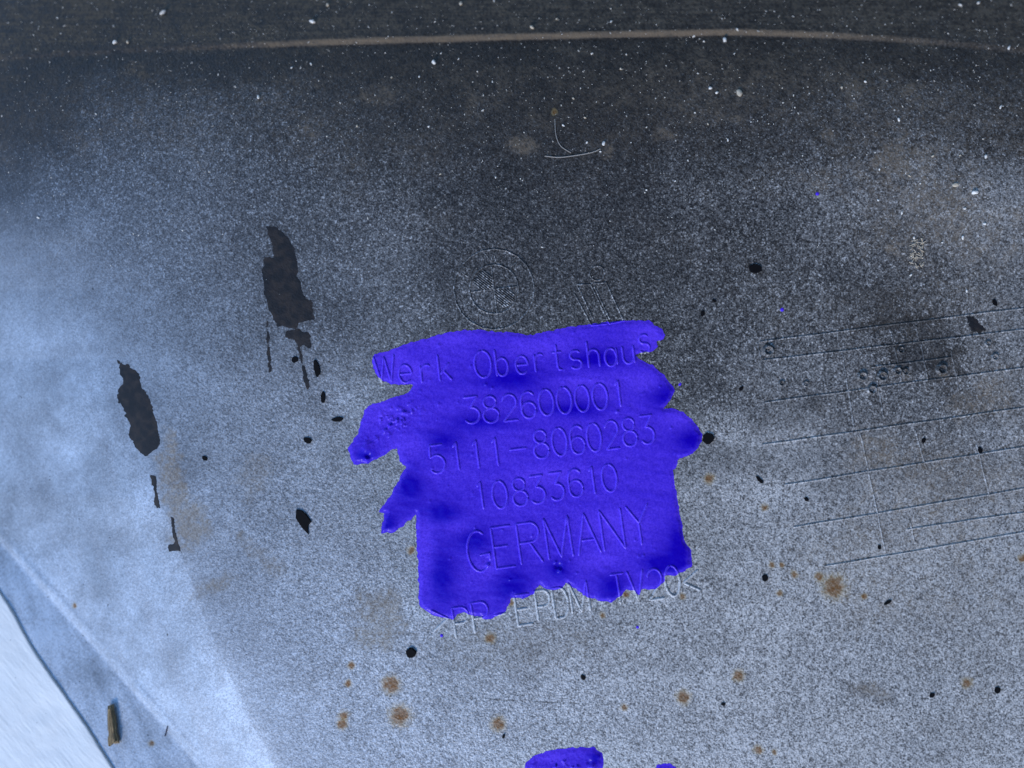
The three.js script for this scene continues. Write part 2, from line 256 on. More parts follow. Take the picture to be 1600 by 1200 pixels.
{ // the moulded shell: one sheet with thickness
  const a0 = -420, a1 = 2020, b0 = -360, b1 = 1560, st = 4, nx = (a1 - a0) / st, ny = (b1 - b0) / st, pos = [], uv = [], idx = [];
  for (let j = 0; j <= ny; j++) for (let i = 0; i <= nx; i++) { const a = a0 + i * st, b = b0 + j * st; pos.push(X(a), H(a, b), Z(b)); uv.push(...uvOf(a, b)); }
  const id = (i, j) => j * (nx + 1) + i;
  for (let j = 0; j < ny; j++) for (let i = 0; i < nx; i++) idx.push(id(i, j), id(i, j + 1), id(i + 1, j), id(i + 1, j), id(i, j + 1), id(i + 1, j + 1));
  // rim and underside
  const ring = []; for (let i = 0; i <= nx; i++) ring.push([i, 0]); for (let j = 1; j <= ny; j++) ring.push([nx, j]); for (let i = nx - 1; i >= 0; i--) ring.push([i, ny]); for (let j = ny - 1; j >= 1; j--) ring.push([0, j]);
  const g = new THREE.BufferGeometry();
  g.setAttribute('position', new THREE.Float32BufferAttribute(pos, 3)); g.setAttribute('uv', new THREE.Float32BufferAttribute(uv, 2)); g.setIndex(idx); g.computeVertexNormals();
  const rp = [], ru = [], ri = [];
  ring.forEach(([i, j], k) => { const p = id(i, j) * 3; rp.push(pos[p], pos[p + 1], pos[p + 2], pos[p], -0.0500, pos[p + 2]); ru.push(k / 300, 0, k / 300, 0.02); const q = k * 2, n = ((k + 1) % ring.length) * 2; ri.push(q, n, q + 1, n, n + 1, q + 1); });
  const c = rp.length / 3; [[a0, b0], [a1, b0], [a1, b1], [a0, b1]].forEach(([a, b]) => { rp.push(X(a), -0.0500, Z(b)); ru.push(0, 0); }); ri.push(c, c + 1, c + 2, c, c + 2, c + 3);
  const r = new THREE.BufferGeometry(); r.setAttribute('position', new THREE.Float32BufferAttribute(rp, 3)); r.setAttribute('uv', new THREE.Float32BufferAttribute(ru, 2)); r.setIndex(ri); r.computeVertexNormals();
  mesh('shell', mergeGeometries([g, r]), plastic, bumper);
}
const white = (() => { // thick white paint of the outer flange, with brush marks and specks
  const n = 512, d = new Uint8Array(n * n * 4), q = new Uint8Array(n * n * 4);
  for (let i = 0; i < n * n; i++) {
    const x = i % n, y = (i / n) | 0, s = vn(x / 40 + 4, y / 6) * 0.5 + vn(x / 90, y / 14 + 8) * 0.5, sp = vn(x / 3 + 17, y / 3) * vn(x / 11, y / 11 + 9) > 0.84 ? 0.35 : 1, v = (0.70 + 0.09 * s + 0.05 * fbm(x / 30, y / 30)) * sp;
    d[i * 4] = enc(v * 0.97); d[i * 4 + 1] = enc(v); d[i * 4 + 2] = enc(v * 1.0); d[i * 4 + 3] = 255;
    const hh = Math.round(255 * (0.6 * s + 0.4 * fbm(x / 14, y / 5))); q[i * 4] = q[i * 4 + 1] = q[i * 4 + 2] = hh; q[i * 4 + 3] = 255;
  }
  return new THREE.MeshPhysicalMaterial({ map: tex(d, n, n, true, true), bumpMap: tex(q, n, n, false, true), bumpScale: 0.00012, roughness: 0.42 });
})();
{ // outer flange lying over the left rim of the shell, with a rounded edge
  const rows = [[0, -0.0006], [-0.6, -0.0001], [0.2, 0.0002], [1.6, 0.0004], [4, 0.00045]]; for (let k = 1; k <= 46; k++) rows.push([4 + k * 8, 0.00045 - k * 0.00002]);
  const pos = [], uv = [], idx = [], N = 160, pts = [];
  const cur = new THREE.CatmullRomCurve3(edge.map(([a, b]) => new THREE.Vector3(a, 0, b)));
  for (let i = 0; i <= N; i++) { const p = cur.getPointAt(i / N), t = cur.getTangentAt(i / N); pts.push([p.x + (fbm(i / 7, 2) - 0.5) * 3, p.z, -t.z, t.x]); }
  for (const [w, dh] of rows) for (let i = 0; i <= N; i++) {
    const [pa, pb, na, nb] = pts[i], a = pa + na * w, b = pb + nb * w;
    const base = H(pa, pb) - Math.max(0, w) * S * 0.10;
    pos.push(X(a), base + dh + 0.0006 * (fbm(a / 60, b / 60) - 0.5) * sstep(0, 20, w), Z(b)); uv.push((a * 0.7 + b * 0.7) / 330, (a * 0.7 - b * 0.7) / 330);
  }
  for (let j = 0; j < rows.length - 1; j++) for (let i = 0; i < N; i++) { const p = j * (N + 1) + i; idx.push(p, p + 1, p + N + 1, p + 1, p + N + 2, p + N + 1); }
  const g = new THREE.BufferGeometry(); g.setAttribute('position', new THREE.Float32BufferAttribute(pos, 3)); g.setAttribute('uv', new THREE.Float32BufferAttribute(uv, 2)); g.setIndex(idx); g.computeVertexNormals();
  mesh('flange', g, white, bumper).userData.label = 'bright white painted flange along the rim';
}
console.log('shell done');

// ---------------------------------------------------------------- sheets of paint and bare patches that follow the panel
function sheet(outline, rough, step, top, opt = {}) {   // outline in photo pixels; top(u, v, inside, a, b) = height over the panel
  let u0 = 1e9, u1 = -1e9, v0 = 1e9, v1 = -1e9; for (const [u, v] of outline) { u0 = Math.min(u0, u); u1 = Math.max(u1, u); v0 = Math.min(v0, v); v1 = Math.max(v1, v); }
  u0 -= 6; v0 -= 6; u1 += 6; v1 += 6;
  const nx = Math.ceil((u1 - u0) / step), ny = Math.ceil((v1 - v0) / step), F = new Float32Array((nx + 1) * (ny + 1));
  for (let j = 0; j <= ny; j++) for (let i = 0; i <= nx; i++) F[j * (nx + 1) + i] = rough(u0 + i * step, v0 + j * step);
  const pos = [], uv = [], idx = [], seenV = new Map();
  const vert = (key, u, v, f) => {
    if (seenV.has(key)) return seenV.get(key);
    const [a, b] = at(u, v); pos.push(X(a), H(a, b) + top(u, v, Math.max(0, f), a, b), Z(b)); uv.push(...(opt.uv ? opt.uv(a, b) : uvOf(a, b)));
    const n = pos.length / 3 - 1; seenV.set(key, n); return n;
  };
  const tri = (P) => {
    const out = [];
    for (let k = 0; k < 3; k++) {
      const A = P[k], B = P[(k + 1) % 3], fa = F[A[1] * (nx + 1) + A[0]], fb = F[B[1] * (nx + 1) + B[0]];
      if (fa > 0) out.push(vert(A[0] + ',' + A[1], u0 + A[0] * step, v0 + A[1] * step, fa));
      if ((fa > 0) !== (fb > 0)) {
        const t = clamp(fa / (fa - fb), 0.02, 0.98), s = A[0] < B[0] || (A[0] === B[0] && A[1] < B[1]) ? [A, B] : [B, A];
        out.push(vert(s.map(q => q.join()).join('/'), u0 + (A[0] + (B[0] - A[0]) * t) * step, v0 + (A[1] + (B[1] - A[1]) * t) * step, 0));
      }
    }
    for (let k = 2; k < out.length; k++) idx.push(out[0], out[k - 1], out[k]);
  };
  for (let j = 0; j < ny; j++) for (let i = 0; i < nx; i++) { tri([[i, j], [i, j + 1], [i + 1, j]]); tri([[i + 1, j], [i, j + 1], [i + 1, j + 1]]); }
  const g = new THREE.BufferGeometry(); g.setAttribute('position', new THREE.Float32BufferAttribute(pos, 3)); g.setAttribute('uv', new THREE.Float32BufferAttribute(uv, 2)); g.setIndex(idx); g.computeVertexNormals();
  return g;
}
const ragged = (p, amp, sc) => (u, v) => sdPoly(p, u, v) + (fbm(u / sc + 13, v / sc + 5) - 0.5) * amp * 2;

// how thick the paint lies: blobs of thick paint, streaks of the brush, bubbles
const THICK = [[1042, 617, 40, 34], [1082, 690, 34, 30], [740, 842, 34, 30], [800, 912, 40, 44], [956, 918, 28, 34], [873, 888, 24, 22], [572, 712, 22, 14], [1062, 850, 26, 60], [606, 818, 22, 22], [1030, 880, 34, 22], [690, 690, 40, 20], [800, 590, 70, 26], [930, 560, 60, 20], [690, 800, 40, 26], [690, 900, 30, 60], [745, 660, 60, 16], [640, 760, 30, 40], [932, 1184, 16, 14], [900, 640, 60, 14]];
const THIN = [[640, 580, 46, 18], [690, 530, 60, 16], [840, 545, 60, 18], [1010, 525, 30, 22], [1005, 600, 34, 18], [590, 640, 34, 26], [720, 822, 30, 14], [945, 878, 34, 16], [610, 555, 30, 18], [665, 860, 14, 70], [905, 600, 60, 10], [960, 820, 60, 30], [640, 700, 40, 20], [850, 745, 60, 16], [1060, 655, 30, 16], [860, 1180, 40, 14], [760, 890, 24, 20]];
const spot = (L, u, v) => { let s = 0; for (const [x, y, rx, ry] of L) { const q = ((u - x) / rx) ** 2 + ((v - y) / ry) ** 2; if (q < 4) s += Math.exp(-q * 1.4); } return s; };
function paintDepth(u, v) {               // 0 thin .. 1 thick
  const st = fbm((u + 0.25 * v) / 60 + 3, (v - 0.12 * u) / 13), s2 = vn((u + 0.12 * v) / 150, (v - 0.13 * u) / 5 + 9);
  return clamp(0.40 + 0.62 * spot(THICK, u, v) - 0.42 * spot(THIN, u, v) + (st - 0.5) * 0.30 + (s2 - 0.5) * 0.08);
}
const BUB = []; for (let i = 0; i < 90; i++) { const u = 560 + rnd() * 520, v = 510 + rnd() * 450, r = 1.3 + rnd() * rnd() * 2.4; if (sdPoly(PAINT, u, v) > 8) BUB.push([u, v, r, 0.00009 + rnd() * 0.00012]); }
BUB.push([573, 700, 8, 0.0004], [576, 713, 5, -0.0004], [573, 716, 4, 0.0004], [761, 876, 5, -0.0005], [762, 882, 3.4, 0.00045], [872, 884, 5, -0.0005], [874, 890, 3.4, 0.00045], [868, 878, 3, 0.0003], [925, 1196, 6, 0.0004], [920, 1190, 4, -0.0003], [685, 632, 3, 0.0002], [964, 643, 3, 0.0003]);
const BUBG = new Map(); BUB.forEach((q) => { const [u, v, r] = q; for (let i = Math.floor((u - 2 * r) / 16); i <= Math.floor((u + 2 * r) / 16); i++) for (let j = Math.floor((v - 2 * r) / 16); j <= Math.floor((v + 2 * r) / 16); j++) { const k = i * 1000 + j; if (!BUBG.has(k)) BUBG.set(k, []); BUBG.get(k).push(q); } });
function paintTop(u, v, f) {
  let h = 0.00003 + sstep(0, 7, f) * (0.00006 + 0.00022 * paintDepth(u, v));
  h += sstep(0, 5, f) * (0.00005 * (GRAIN(u, v) - 0.5) * (1 - paintDepth(u, v)) + 0.00007 * (vn(u / 9, v / 7 + 2) - 0.5));
  const crust = Math.exp(-(((u - 612 + (v - 662) * 0.9) / 30) ** 2) - ((v - 662) / 26) ** 2) + Math.exp(-(((u - 870) / 40) ** 2) - ((v - 1194) / 9) ** 2);
  if (crust > 0.05) h += crust * 0.00055 * sstep(0.5, 0.8, fbm(u / 7, v / 7 + 3));
  const L = BUBG.get(Math.floor(u / 16) * 1000 + Math.floor(v / 16)); if (L) for (const [x, y, r, q] of L) { const d = ((u - x) ** 2 + (v - y) ** 2) / (r * r); if (d < 4) h += q * Math.exp(-d * 1.3); }
  return Math.max(h, 0.000035);
}
function paintColor(u, v, o, thin = 0) {
  const d = paintDepth(u, v) * (1 - thin) * mix(0.55, 1, sstep(-1, 10, (v > 1100 ? Math.max(insideB(u, v), insideC(u, v)) : insideA(u, v)) + 5 * (vn(u / 4, v / 4) - 0.5))), g = GRAIN(u, v), t = clamp(d + (g - 0.5) * 0.5 * (1 - d) + (vn(u / 1.6, v / 1.6) - 0.5) * 0.12);
  o[0] = mix(0.115, 0.010, t); o[1] = mix(0.050, 0.0004, t); o[2] = mix(0.80, 0.44, t); return o;
}
const insideA = ragged(PAINT, 2.4, 6), insideB = ragged(PAINT2, 3, 9), insideC = ragged(PAINT3, 3, 9);
function windowTex(u0, u1, v0, v1, ppp, fn) {   // a colour texture over a window of the panel
  const [a0, b0] = at(u0, v0), [a1, b1] = at(u1, v1), w = Math.round((a1 - a0) * ppp), h = Math.round((b1 - b0) * ppp), d = new Uint8Array(w * h * 4), o = [];
  for (let j = 0; j < h; j++) for (let i = 0; i < w; i++) {
    const a = a0 + (i + 0.5) / w * (a1 - a0), b = b0 + (1 - (j + 0.5) / h) * (b1 - b0), [u, v] = seen(a, b, H(a, b)); fn(u, v, a, b, o);
    const k = (j * w + i) * 4; d[k] = enc(o[0]); d[k + 1] = enc(o[1]); d[k + 2] = enc(o[2]); d[k + 3] = 255;
  }
  return { map: tex(d, w, h, true), uv: (a, b) => [(a - a0) / (a1 - a0), 1 - (b - b0) / (b1 - b0)] };
}
const winP = windowTex(530, 1125, 480, 1030, 1.6, (u, v, a, b, o) => paintColor(u, v, o));
const winP2 = windowTex(800, 1080, 1150, 1290, 1.6, (u, v, a, b, o) => paintColor(u, v, o));
const paintMat = (m) => new THREE.MeshPhysicalMaterial({ map: m, roughness: 0.30, ior: 1.42, specularIntensity: 0.35 });
const paintA = paintMat(winP.map), paintB = paintMat(winP2.map);
mesh('paint_patch', sheet(PAINT, insideA, 1.25, paintTop, { uv: winP.uv }), paintA, bumper).userData.label = 'large daub of violet-blue paint brushed over raised lettering';
mesh('paint_patch', sheet(PAINT2, insideB, 1.25, paintTop, { uv: winP2.uv }), paintB, bumper).userData.label = 'small violet-blue paint dab with a wet drop';
mesh('paint_patch', sheet(PAINT3, insideC, 1.25, paintTop, { uv: winP2.uv }), paintB, bumper).userData.label = 'tip of a tiny violet-blue paint dab';
for (const [u, v, r] of [[1277, 303, 3], [1222, 484, 3], [690, 993, 2.6], [996, 980, 2.4], [1062, 601, 2.2], [1063, 600, 2]]) {
  const p = []; for (let k = 0; k < 10; k++) p.push([u + Math.cos(k * 0.628) * r * (0.8 + 0.4 * rnd()), v + Math.sin(k * 0.628) * r * (0.8 + 0.4 * rnd())]);
  mesh('paint_fleck', sheet(p, (x, y) => sdPoly(p, x, y), 0.7, (x, y, f) => 0.00002 + 0.00012 * sstep(0, 2, f), { uv: () => [0.5, 0.5] }), paintA, bumper);
}
for (const p of BARE) mesh('bare_patch', sheet(p, ragged(p, 3.4, 5), 1.25, (u, v, f) => 0.00002 + 0.00001 * sstep(0, 3, f)), bare, bumper).userData.label = 'dark patch of bare plastic where the pale overspray is missing';
console.log('paint done');

// ---------------------------------------------------------------- raised mouldings: ridges drawn along lines
const liftAt = (u, v) => { const f = insideA(u, v); return f > 0 ? paintTop(u, v, f) : 0; };
function ridgeGeo(lines, w, h, uvf, flat) {   // lines in photo pixels, w in pixels, h in metres
  const parts = [];
  for (const raw of lines) {
    const pts = []; raw.forEach((p, i) => { if (i) { const q = raw[i - 1], n = Math.max(1, Math.round(Math.hypot(p[0] - q[0], p[1] - q[1]) / 2.4)); for (let k = 1; k <= n; k++) pts.push([q[0] + (p[0] - q[0]) * k / n, q[1] + (p[1] - q[1]) * k / n]); } else pts.push(p); });
    const pos = [], uv = [], idx = [], prof = [[-1, -0.12], [-0.72, 0.55], [-0.3, 0.95], [0.3, 0.95], [0.72, 0.55], [1, -0.12]], n = pts.length;
    pts.forEach((p, i) => {
      const A = pts[Math.max(0, i - 1)], B = pts[Math.min(n - 1, i + 1)], l = Math.hypot(B[0] - A[0], B[1] - A[1]) || 1, nx = -(B[1] - A[1]) / l, ny = (B[0] - A[0]) / l;
      const endT = (i === 0 || i === n - 1) ? 0.45 : 1, wob = 0.88 + 0.24 * vn(p[0] / 5, p[1] / 5), base = flat ? 0 : liftAt(p[0], p[1]) * 0.9;
      for (const [q, y] of prof) { const [a, b] = at(p[0] + nx * q * w / 2 * endT, p[1] + ny * q * w / 2 * endT); pos.push(X(a), H(a, b) + base + h * y * wob * (endT < 1 ? 0.4 : 1), Z(b)); uv.push(...(uvf || uvOf)(a, b)); }
    });
    for (let i = 0; i < n - 1; i++) for (let k = 0; k < 5; k++) { const p = i * 6 + k; idx.push(p, p + 6, p + 1, p + 1, p + 6, p + 7); }
    const g = new THREE.BufferGeometry(); g.setAttribute('position', new THREE.Float32BufferAttribute(pos, 3)); g.setAttribute('uv', new THREE.Float32BufferAttribute(uv, 2)); g.setIndex(idx); g.computeVertexNormals(); parts.push(g);
  }
  return mergeGeometries(parts);
}
const arc = (cx, cy, rx, ry, d0, d1) => { const o = [], n = Math.max(4, Math.ceil(Math.abs(d1 - d0) / 18)); for (let i = 0; i <= n; i++) { const t = (d0 + (d1 - d0) * i / n) * Math.PI / 180; o.push([cx + rx * Math.cos(t), cy + ry * Math.sin(t)]); } return o; };
const GLYPH = {
  0: [arc(.5, .5, .5, .5, 90, 450)], 1: [[[.22, .84], [.5, 1], [.5, 0]]], 2: [[...arc(.5, .70, .48, .30, 170, -30), [0, 0], [1, 0]]],
  3: [[[0, 1], [.92, 1], [.42, .60], ...arc(.45, .30, .52, .30, 78, -150)]], 4: [[[.7, 0], [.7, 1], [0, .3], [1, .3]]], 5: [[[.95, 1], [.12, 1], [.06, .58], ...arc(.45, .32, .52, .32, 120, -145)]],
  6: [[...arc(.52, .62, .5, .38, 35, 180), [.02, .3]], arc(.5, .3, .48, .3, 0, 360)], 8: [arc(.5, .775, .40, .225, 0, 360), arc(.5, .275, .5, .275, 0, 360)], '-': [[[0, .45], [1, .45]]],
  W: [[[0, 1], [.26, 0], [.5, .92], [.74, 0], [1, 1]]], e: [[[.02, .33], [.98, .33], ...arc(.5, .33, .5, .33, 20, 315)]], r: [[[.12, .66], [.12, 0]], arc(.6, .36, .48, .30, 178, 50)],
  k: [[[.05, 1], [.05, 0]], [[.9, .66], [.08, .24]], [[.36, .40], [1, 0]]], O: [arc(.5, .5, .5, .5, 90, 450)], b: [[[.05, 1], [.05, 0]], arc(.5, .33, .46, .33, 180, 540)],
  t: [[[.4, .95], [.4, .14], [.5, .02], [.8, 0]], [[0, .66], [.85, .66]]], s: [[...arc(.5, .5, .42, .165, 25, 250), ...arc(.5, .17, .46, .17, 80, -155)]], h: [[[.05, 1], [.05, 0]], [...arc(.5, .4, .45, .26, 175, 5), [.95, 0]]],
  a: [arc(.48, .33, .46, .33, 0, 360), [[.95, .66], [.95, .04]]], u: [[[.05, .66], ...arc(.5, .26, .45, .26, 185, 355), [.95, .66]], [[.95, .3], [.97, 0]]],
  G: [arc(.52, .5, .52, .5, 52, 318), [[.52, .40], [1, .42], [.98, .22]]], E: [[[1, 1], [0, 1], [0, 0], [1, 0]], [[0, .52], [.75, .52]]], R: [[[0, 0], [0, 1], [.55, 1], ...arc(.58, .76, .4, .24, 80, -80), [0, .52]], [[.5, .52], [1, 0]]],
  M: [[[0, 0], [0, 1], [.52, .04], [.98, 1], [1, 0]]], A: [[[0, 0], [.46, 1], [1, 0]], [[.2, .36], [.8, .36]]], N: [[[0, 0], [0, 1], [1, 0], [1, 1]]], Y: [[[0, 1], [.5, .56], [1, 1]], [[.5, .56], [.5, 0]]],
  P: [[[0, 0], [0, 1], [.55, 1], ...arc(.58, .74, .42, .26, 80, -80), [0, .48]]], D: [[[0, 0], [0, 1], [.4, 1], ...arc(.45, .5, .55, .5, 80, -80), [0, 0]]], T: [[[0, 1], [1, 1]], [[.5, 1], [.5, 0]]], V: [[[0, 1], [.5, 0], [1, 1]]],
  '>': [[[0, .8], [1, .45], [0, .1]]], '<': [[[1, .8], [0, .45], [1, .1]]], B: [[[0, 0], [0, 1], [.6, 1], [.75, .78], [.6, .54], [0, .52]], [[.6, .52], [.9, .27], [.6, 0], [0, 0]]],
};
const place = (ch, cx, by, w, h, deg) => { const t = deg * Math.PI / 180, c = Math.cos(t), s = Math.sin(t); return GLYPH[ch].map(l => l.map(([x, y]) => { const lx = (x - 0.5) * w, ly = y * h; return [cx + lx * c - ly * s, by - lx * s - ly * c]; })); };
const winL = windowTex(530, 1125, 375, 1030, 1.6, (u, v, a, b, o) => { if (insideA(u, v) > 0) paintColor(u, v, o, 0.5); else { surface(a, b, o); const q = 0.06 + 0.52 * sstep(0.08, 0.40, o[5]); o[0] = mix(o[0], 0.60, q); o[1] = mix(o[1], 0.61, q); o[2] = mix(o[2], 0.62, q); } });
const letterMat = new THREE.MeshPhysicalMaterial({ map: winL.map, roughness: 0.27, ior: 1.42, specularIntensity: 0.7 });
const LINES = [
  [6.5, 42, [['W', 604, 597, 32], ['e', 635, 598, 20], ['r', 667, 598, 19], ['k', 697, 595, 20], ['O', 757, 590, 26], ['b', 786, 587, 20], ['e', 817, 584, 19], ['r', 844, 581, 17], ['t', 874, 578, 18], ['s', 901, 576, 19], ['h', 929, 574, 19], ['a', 956, 572, 20], ['u', 983, 568, 19], ['s', 1008, 551, 17]]],
  [7, 41, [['3', 740, 661, 24], ['8', 769, 660, 24], ['2', 799, 657, 23], ['6', 828, 653, 23], ['0', 856, 649, 23], ['0', 884, 646, 23], ['0', 912, 643, 22], ['0', 940, 640, 23], ['1', 970, 636, 20]]],
  [7.5, 44, [['5', 686, 739, 24], ['1', 718, 735, 22], ['1', 749, 732, 22], ['1', 779, 728, 22], ['-', 812, 721, 28], ['8', 848, 716, 23], ['0', 877, 712, 23], ['6', 905, 709, 22], ['0', 931, 705, 22], ['2', 959, 701, 21], ['8', 986, 697, 22], ['3', 1014, 693, 21]]],
  [8, 43, [['1', 756, 796, 22], ['0', 784, 794, 23], ['8', 815, 790, 23], ['3', 843, 786, 23], ['3', 873, 781, 22], ['6', 902, 776, 22], ['1', 930, 772, 20], ['0', 955, 768, 23]]],
  [8.2, 64, [['G', 752, 893, 34], ['E', 791, 886, 31], ['R', 832, 880, 34], ['M', 877, 872, 38], ['A', 922, 866, 36], ['N', 961, 859, 33], ['Y', 1003, 852, 35]]],
  [8.6, 48, [['>', 691, 989, 25], ['P', 725, 996, 24], ['P', 755, 988, 25], ['-', 784, 981, 20], ['E', 822, 976, 24], ['P', 853, 970, 22], ['D', 880, 965, 23], ['M', 909, 957, 28], ['T', 970, 944, 22], ['V', 998, 938, 25], ['2', 1027, 936, 23], ['0', 1054, 931, 23], ['<', 1084, 930, 26]]],
];
for (const [deg, h, glyphs] of LINES) {
  const line = new THREE.Group(); line.name = 'lettering_line'; bumper.add(line);
  for (const [ch, x, y, w] of glyphs) mesh(/[0-9]/.test(ch) ? 'digit' : /[-<>]/.test(ch) ? 'symbol' : 'letter', ridgeGeo(place(ch, x, y, w, h, deg), 4.6, 0.00024, winL.uv), letterMat, line);
}
{ // round emblem: two rings, cross, hatched quarters
  const em = new THREE.Group(); em.name = 'emblem'; em.userData.label = 'faint raised round emblem with hatched quarters'; bumper.add(em);
  const cx = 772, cy = 452, T = -7 * Math.PI / 180, P = (x, y) => [cx + x * Math.cos(T) - y * Math.sin(T), cy + x * Math.sin(T) + y * Math.cos(T)];
  const add = (n, ls, w = 2.8, h = 0.0002) => mesh(n, ridgeGeo(ls, w, h, winL.uv, true), letterMat, em);
  add('outer_ring', [arc(cx, cy, 63, 63, 0, 360)]); add('inner_ring', [arc(cx, cy, 38.5, 38.5, 0, 360)]);
  add('cross', [[P(0, -38), P(0, 38)], [P(-38, 0), P(38, 0)]], 2.2);
  const hatch = (sg) => { const o = []; for (let k = -4; k <= 4; k++) { const p = []; for (let t = 0; t <= 1.001; t += 0.05) { const x = sg * (t * 34 + Math.max(0, -k) * 4.4), y = sg * (t * 34 + Math.max(0, k) * 4.4); if (Math.hypot(x, y) < 36) p.push(P(x, y)); } if (p.length > 1) o.push(p); } return o; };
  add('hatched_quarter', hatch(-1), 2.2); add('hatched_quarter', hatch(1), 2.2);
  for (const [ch, an] of [['B', -48], ['M', 0], ['W', 48]]) { const q = (an - 7) * Math.PI / 180, r = 44; add('letter', place(ch, cx + Math.sin(q) * r, cy - Math.cos(q) * r, 15, 14, -an + 7), 2.2, 0.0001); }
}
{ // slanted twin-bar mark with a dot over it
  const mk = new THREE.Group(); mk.name = 'mould_mark'; mk.userData.label = 'raised mark of two slanted bars under a small ring'; bumper.add(mk);
  const Q = (x, y) => [680 + x / 5, 370 + y / 5], add = (n, l) => mesh(n, ridgeGeo(l, 2.8, 0.0002, winL.uv, false), letterMat, mk);
  add('slanted_bar', [[Q(1085, 440), Q(1222, 695), Q(1340, 682)], [Q(1110, 380), Q(1240, 660)]]);
  add('slanted_bar', [[Q(1100, 376), Q(1215, 372), Q(1360, 682), Q(1482, 655)], [Q(1240, 385), Q(1365, 650)], [Q(1235, 366), Q(1335, 358), Q(1468, 650)]]);
  add('ring', [arc(933, 427, 11.5, 11.5, 0, 360)]);
}
const pick = (u, v, a, b, o) => { surface(a, b, o); const q = 0.02 + 0.13 * sstep(0.05, 0.4, o[5]); o[0] = mix(o[0], 0.60, q); o[1] = mix(o[1], 0.60, q); o[2] = mix(o[2], 0.60, q); };
const winG = windowTex(1165, 1730, 455, 910, 1.3, pick), gridMat = new THREE.MeshPhysicalMaterial({ map: winG.map, roughness: 0.5 });
{ // moulded inspection grid
  const gr = new THREE.Group(); gr.name = 'moulded_grid'; gr.userData.label = 'raised date grid of thin slanted lines'; bumper.add(gr);
  const L = [[1186, 534, 1720, 466], [1190, 563, 1720, 501], [1193, 629, 1720, 558], [1361, 574, 1488, 558], [1190, 695, 1720, 620], [1225, 758, 1720, 679], [1239, 824, 1720, 743], [1417, 827, 1720, 784], [1288, 885, 1720, 811],
    [1390, 513, 1397, 539], [1431, 508, 1436, 534], [1397, 541, 1404, 571], [1439, 536, 1449, 592], [1486, 548, 1498, 611], [1183, 535, 1190, 562], [1316, 551, 1335, 672], [1344, 677, 1384, 864], [1367, 576, 1381, 653], [1404, 572, 1408, 596], [1526, 695, 1546, 776], [1421, 811, 1430, 850], [1430, 672, 1446, 730]];
  L.forEach(([a, b, c, d], i) => { const n = 24, l = []; for (let k = 0; k <= n; k++) l.push([a + (c - a) * k / n + (vn(k / 2, i) - 0.5), b + (d - b) * k / n + (vn(k / 2, i + 50) - 0.5)]); mesh('grid_line', ridgeGeo([l], i < 9 ? 3.2 : 3.0, i < 9 ? 0.00022 : 0.00017, winG.uv, true), gridMat, gr); });
  mesh('digit', ridgeGeo(place('4', 1372, 534, 11, 18, 7), 2.4, 0.0001, null, true), plastic, gr);
  mesh('digit', ridgeGeo(place('5', 1413, 530, 10, 16, 7), 2.4, 0.0001, null, true), plastic, gr);
}
// little moulded cups on the grid
for (const [u, v, r] of [[1200, 548, 9], [1407, 547, 6], [1347, 588, 8], [1378, 588, 9], [1402, 580, 7], [1414, 581, 6], [1471, 577, 9], [1362, 609, 8], [1543, 537, 5], [1554, 558, 6], [1221, 599, 5], [1259, 600, 5]]) {
  const [a, b] = at(u, v), k = S * r, g = new THREE.LatheGeometry([[0, 0.30], [0.16, 0.24], [0.34, 0.06], [0.5, 0.22], [0.66, 0.62], [0.82, 0.58], [1.0, 0.16], [1.14, -0.06]].map(([x, y]) => new THREE.Vector2(x * k, y * k)), 20);
  const p = g.attributes.position, q = g.attributes.uv;
  for (let i = 0; i < p.count; i++) { const x = p.getX(i) * (1 + 0.2 * (vn(i * 0.4, u) - 0.5)), z = p.getZ(i); p.setXYZ(i, X(a) + x, H(a, b) + p.getY(i), Z(b) + z); const c = uvOf((X(a) + x) / S + 800, (Z(b) + z) / S + 600); q.setXY(i, c[0], c[1]); }
  g.computeVertexNormals(); mesh('moulded_cup', g, plastic, bumper);
}
console.log('mouldings done');

// ---------------------------------------------------------------- loose things lying on the bumper
const used = new Map();
function thing(o, name, label, category, group) {
  const n = used.get(name) || 0; used.set(name, n + 1); o.name = n ? `${name}_${String(n).padStart(3, '0')}` : name;
  o.userData = { label, category }; if (group) o.userData.group = group; o.castShadow = o.receiveShadow = true; scene.add(o); return o;
}
const slope = (a, b) => { const e = 4; return new THREE.Vector3(H(a - e, b) - H(a + e, b), 2 * e * S, H(a, b - e) - H(a, b + e)).normalize(); };
function lay(o, u, v, turn = 0, up = 0) {
  const [a, b] = at(u, v); o.position.set(X(a), H(a, b) + up, Z(b));
  o.quaternion.setFromUnitVectors(new THREE.Vector3(0, 1, 0), slope(a, b)).multiply(new THREE.Quaternion().setFromAxisAngle(new THREE.Vector3(0, 1, 0), turn)); return o;
}
function pebble(r, sy, n = 2) { const g = new THREE.IcosahedronGeometry(r, n), p = g.attributes.position, s = rnd() * 99; for (let i = 0; i < p.count; i++) { const x = p.getX(i), y = p.getY(i), z = p.getZ(i), k = 0.72 + 0.56 * vn(x / r * 1.4 + s, z / r * 1.4 + y / r * 1.7 + s); p.setXYZ(i, x * k, y * k * sy, z * k); } g.computeVertexNormals(); return g; }
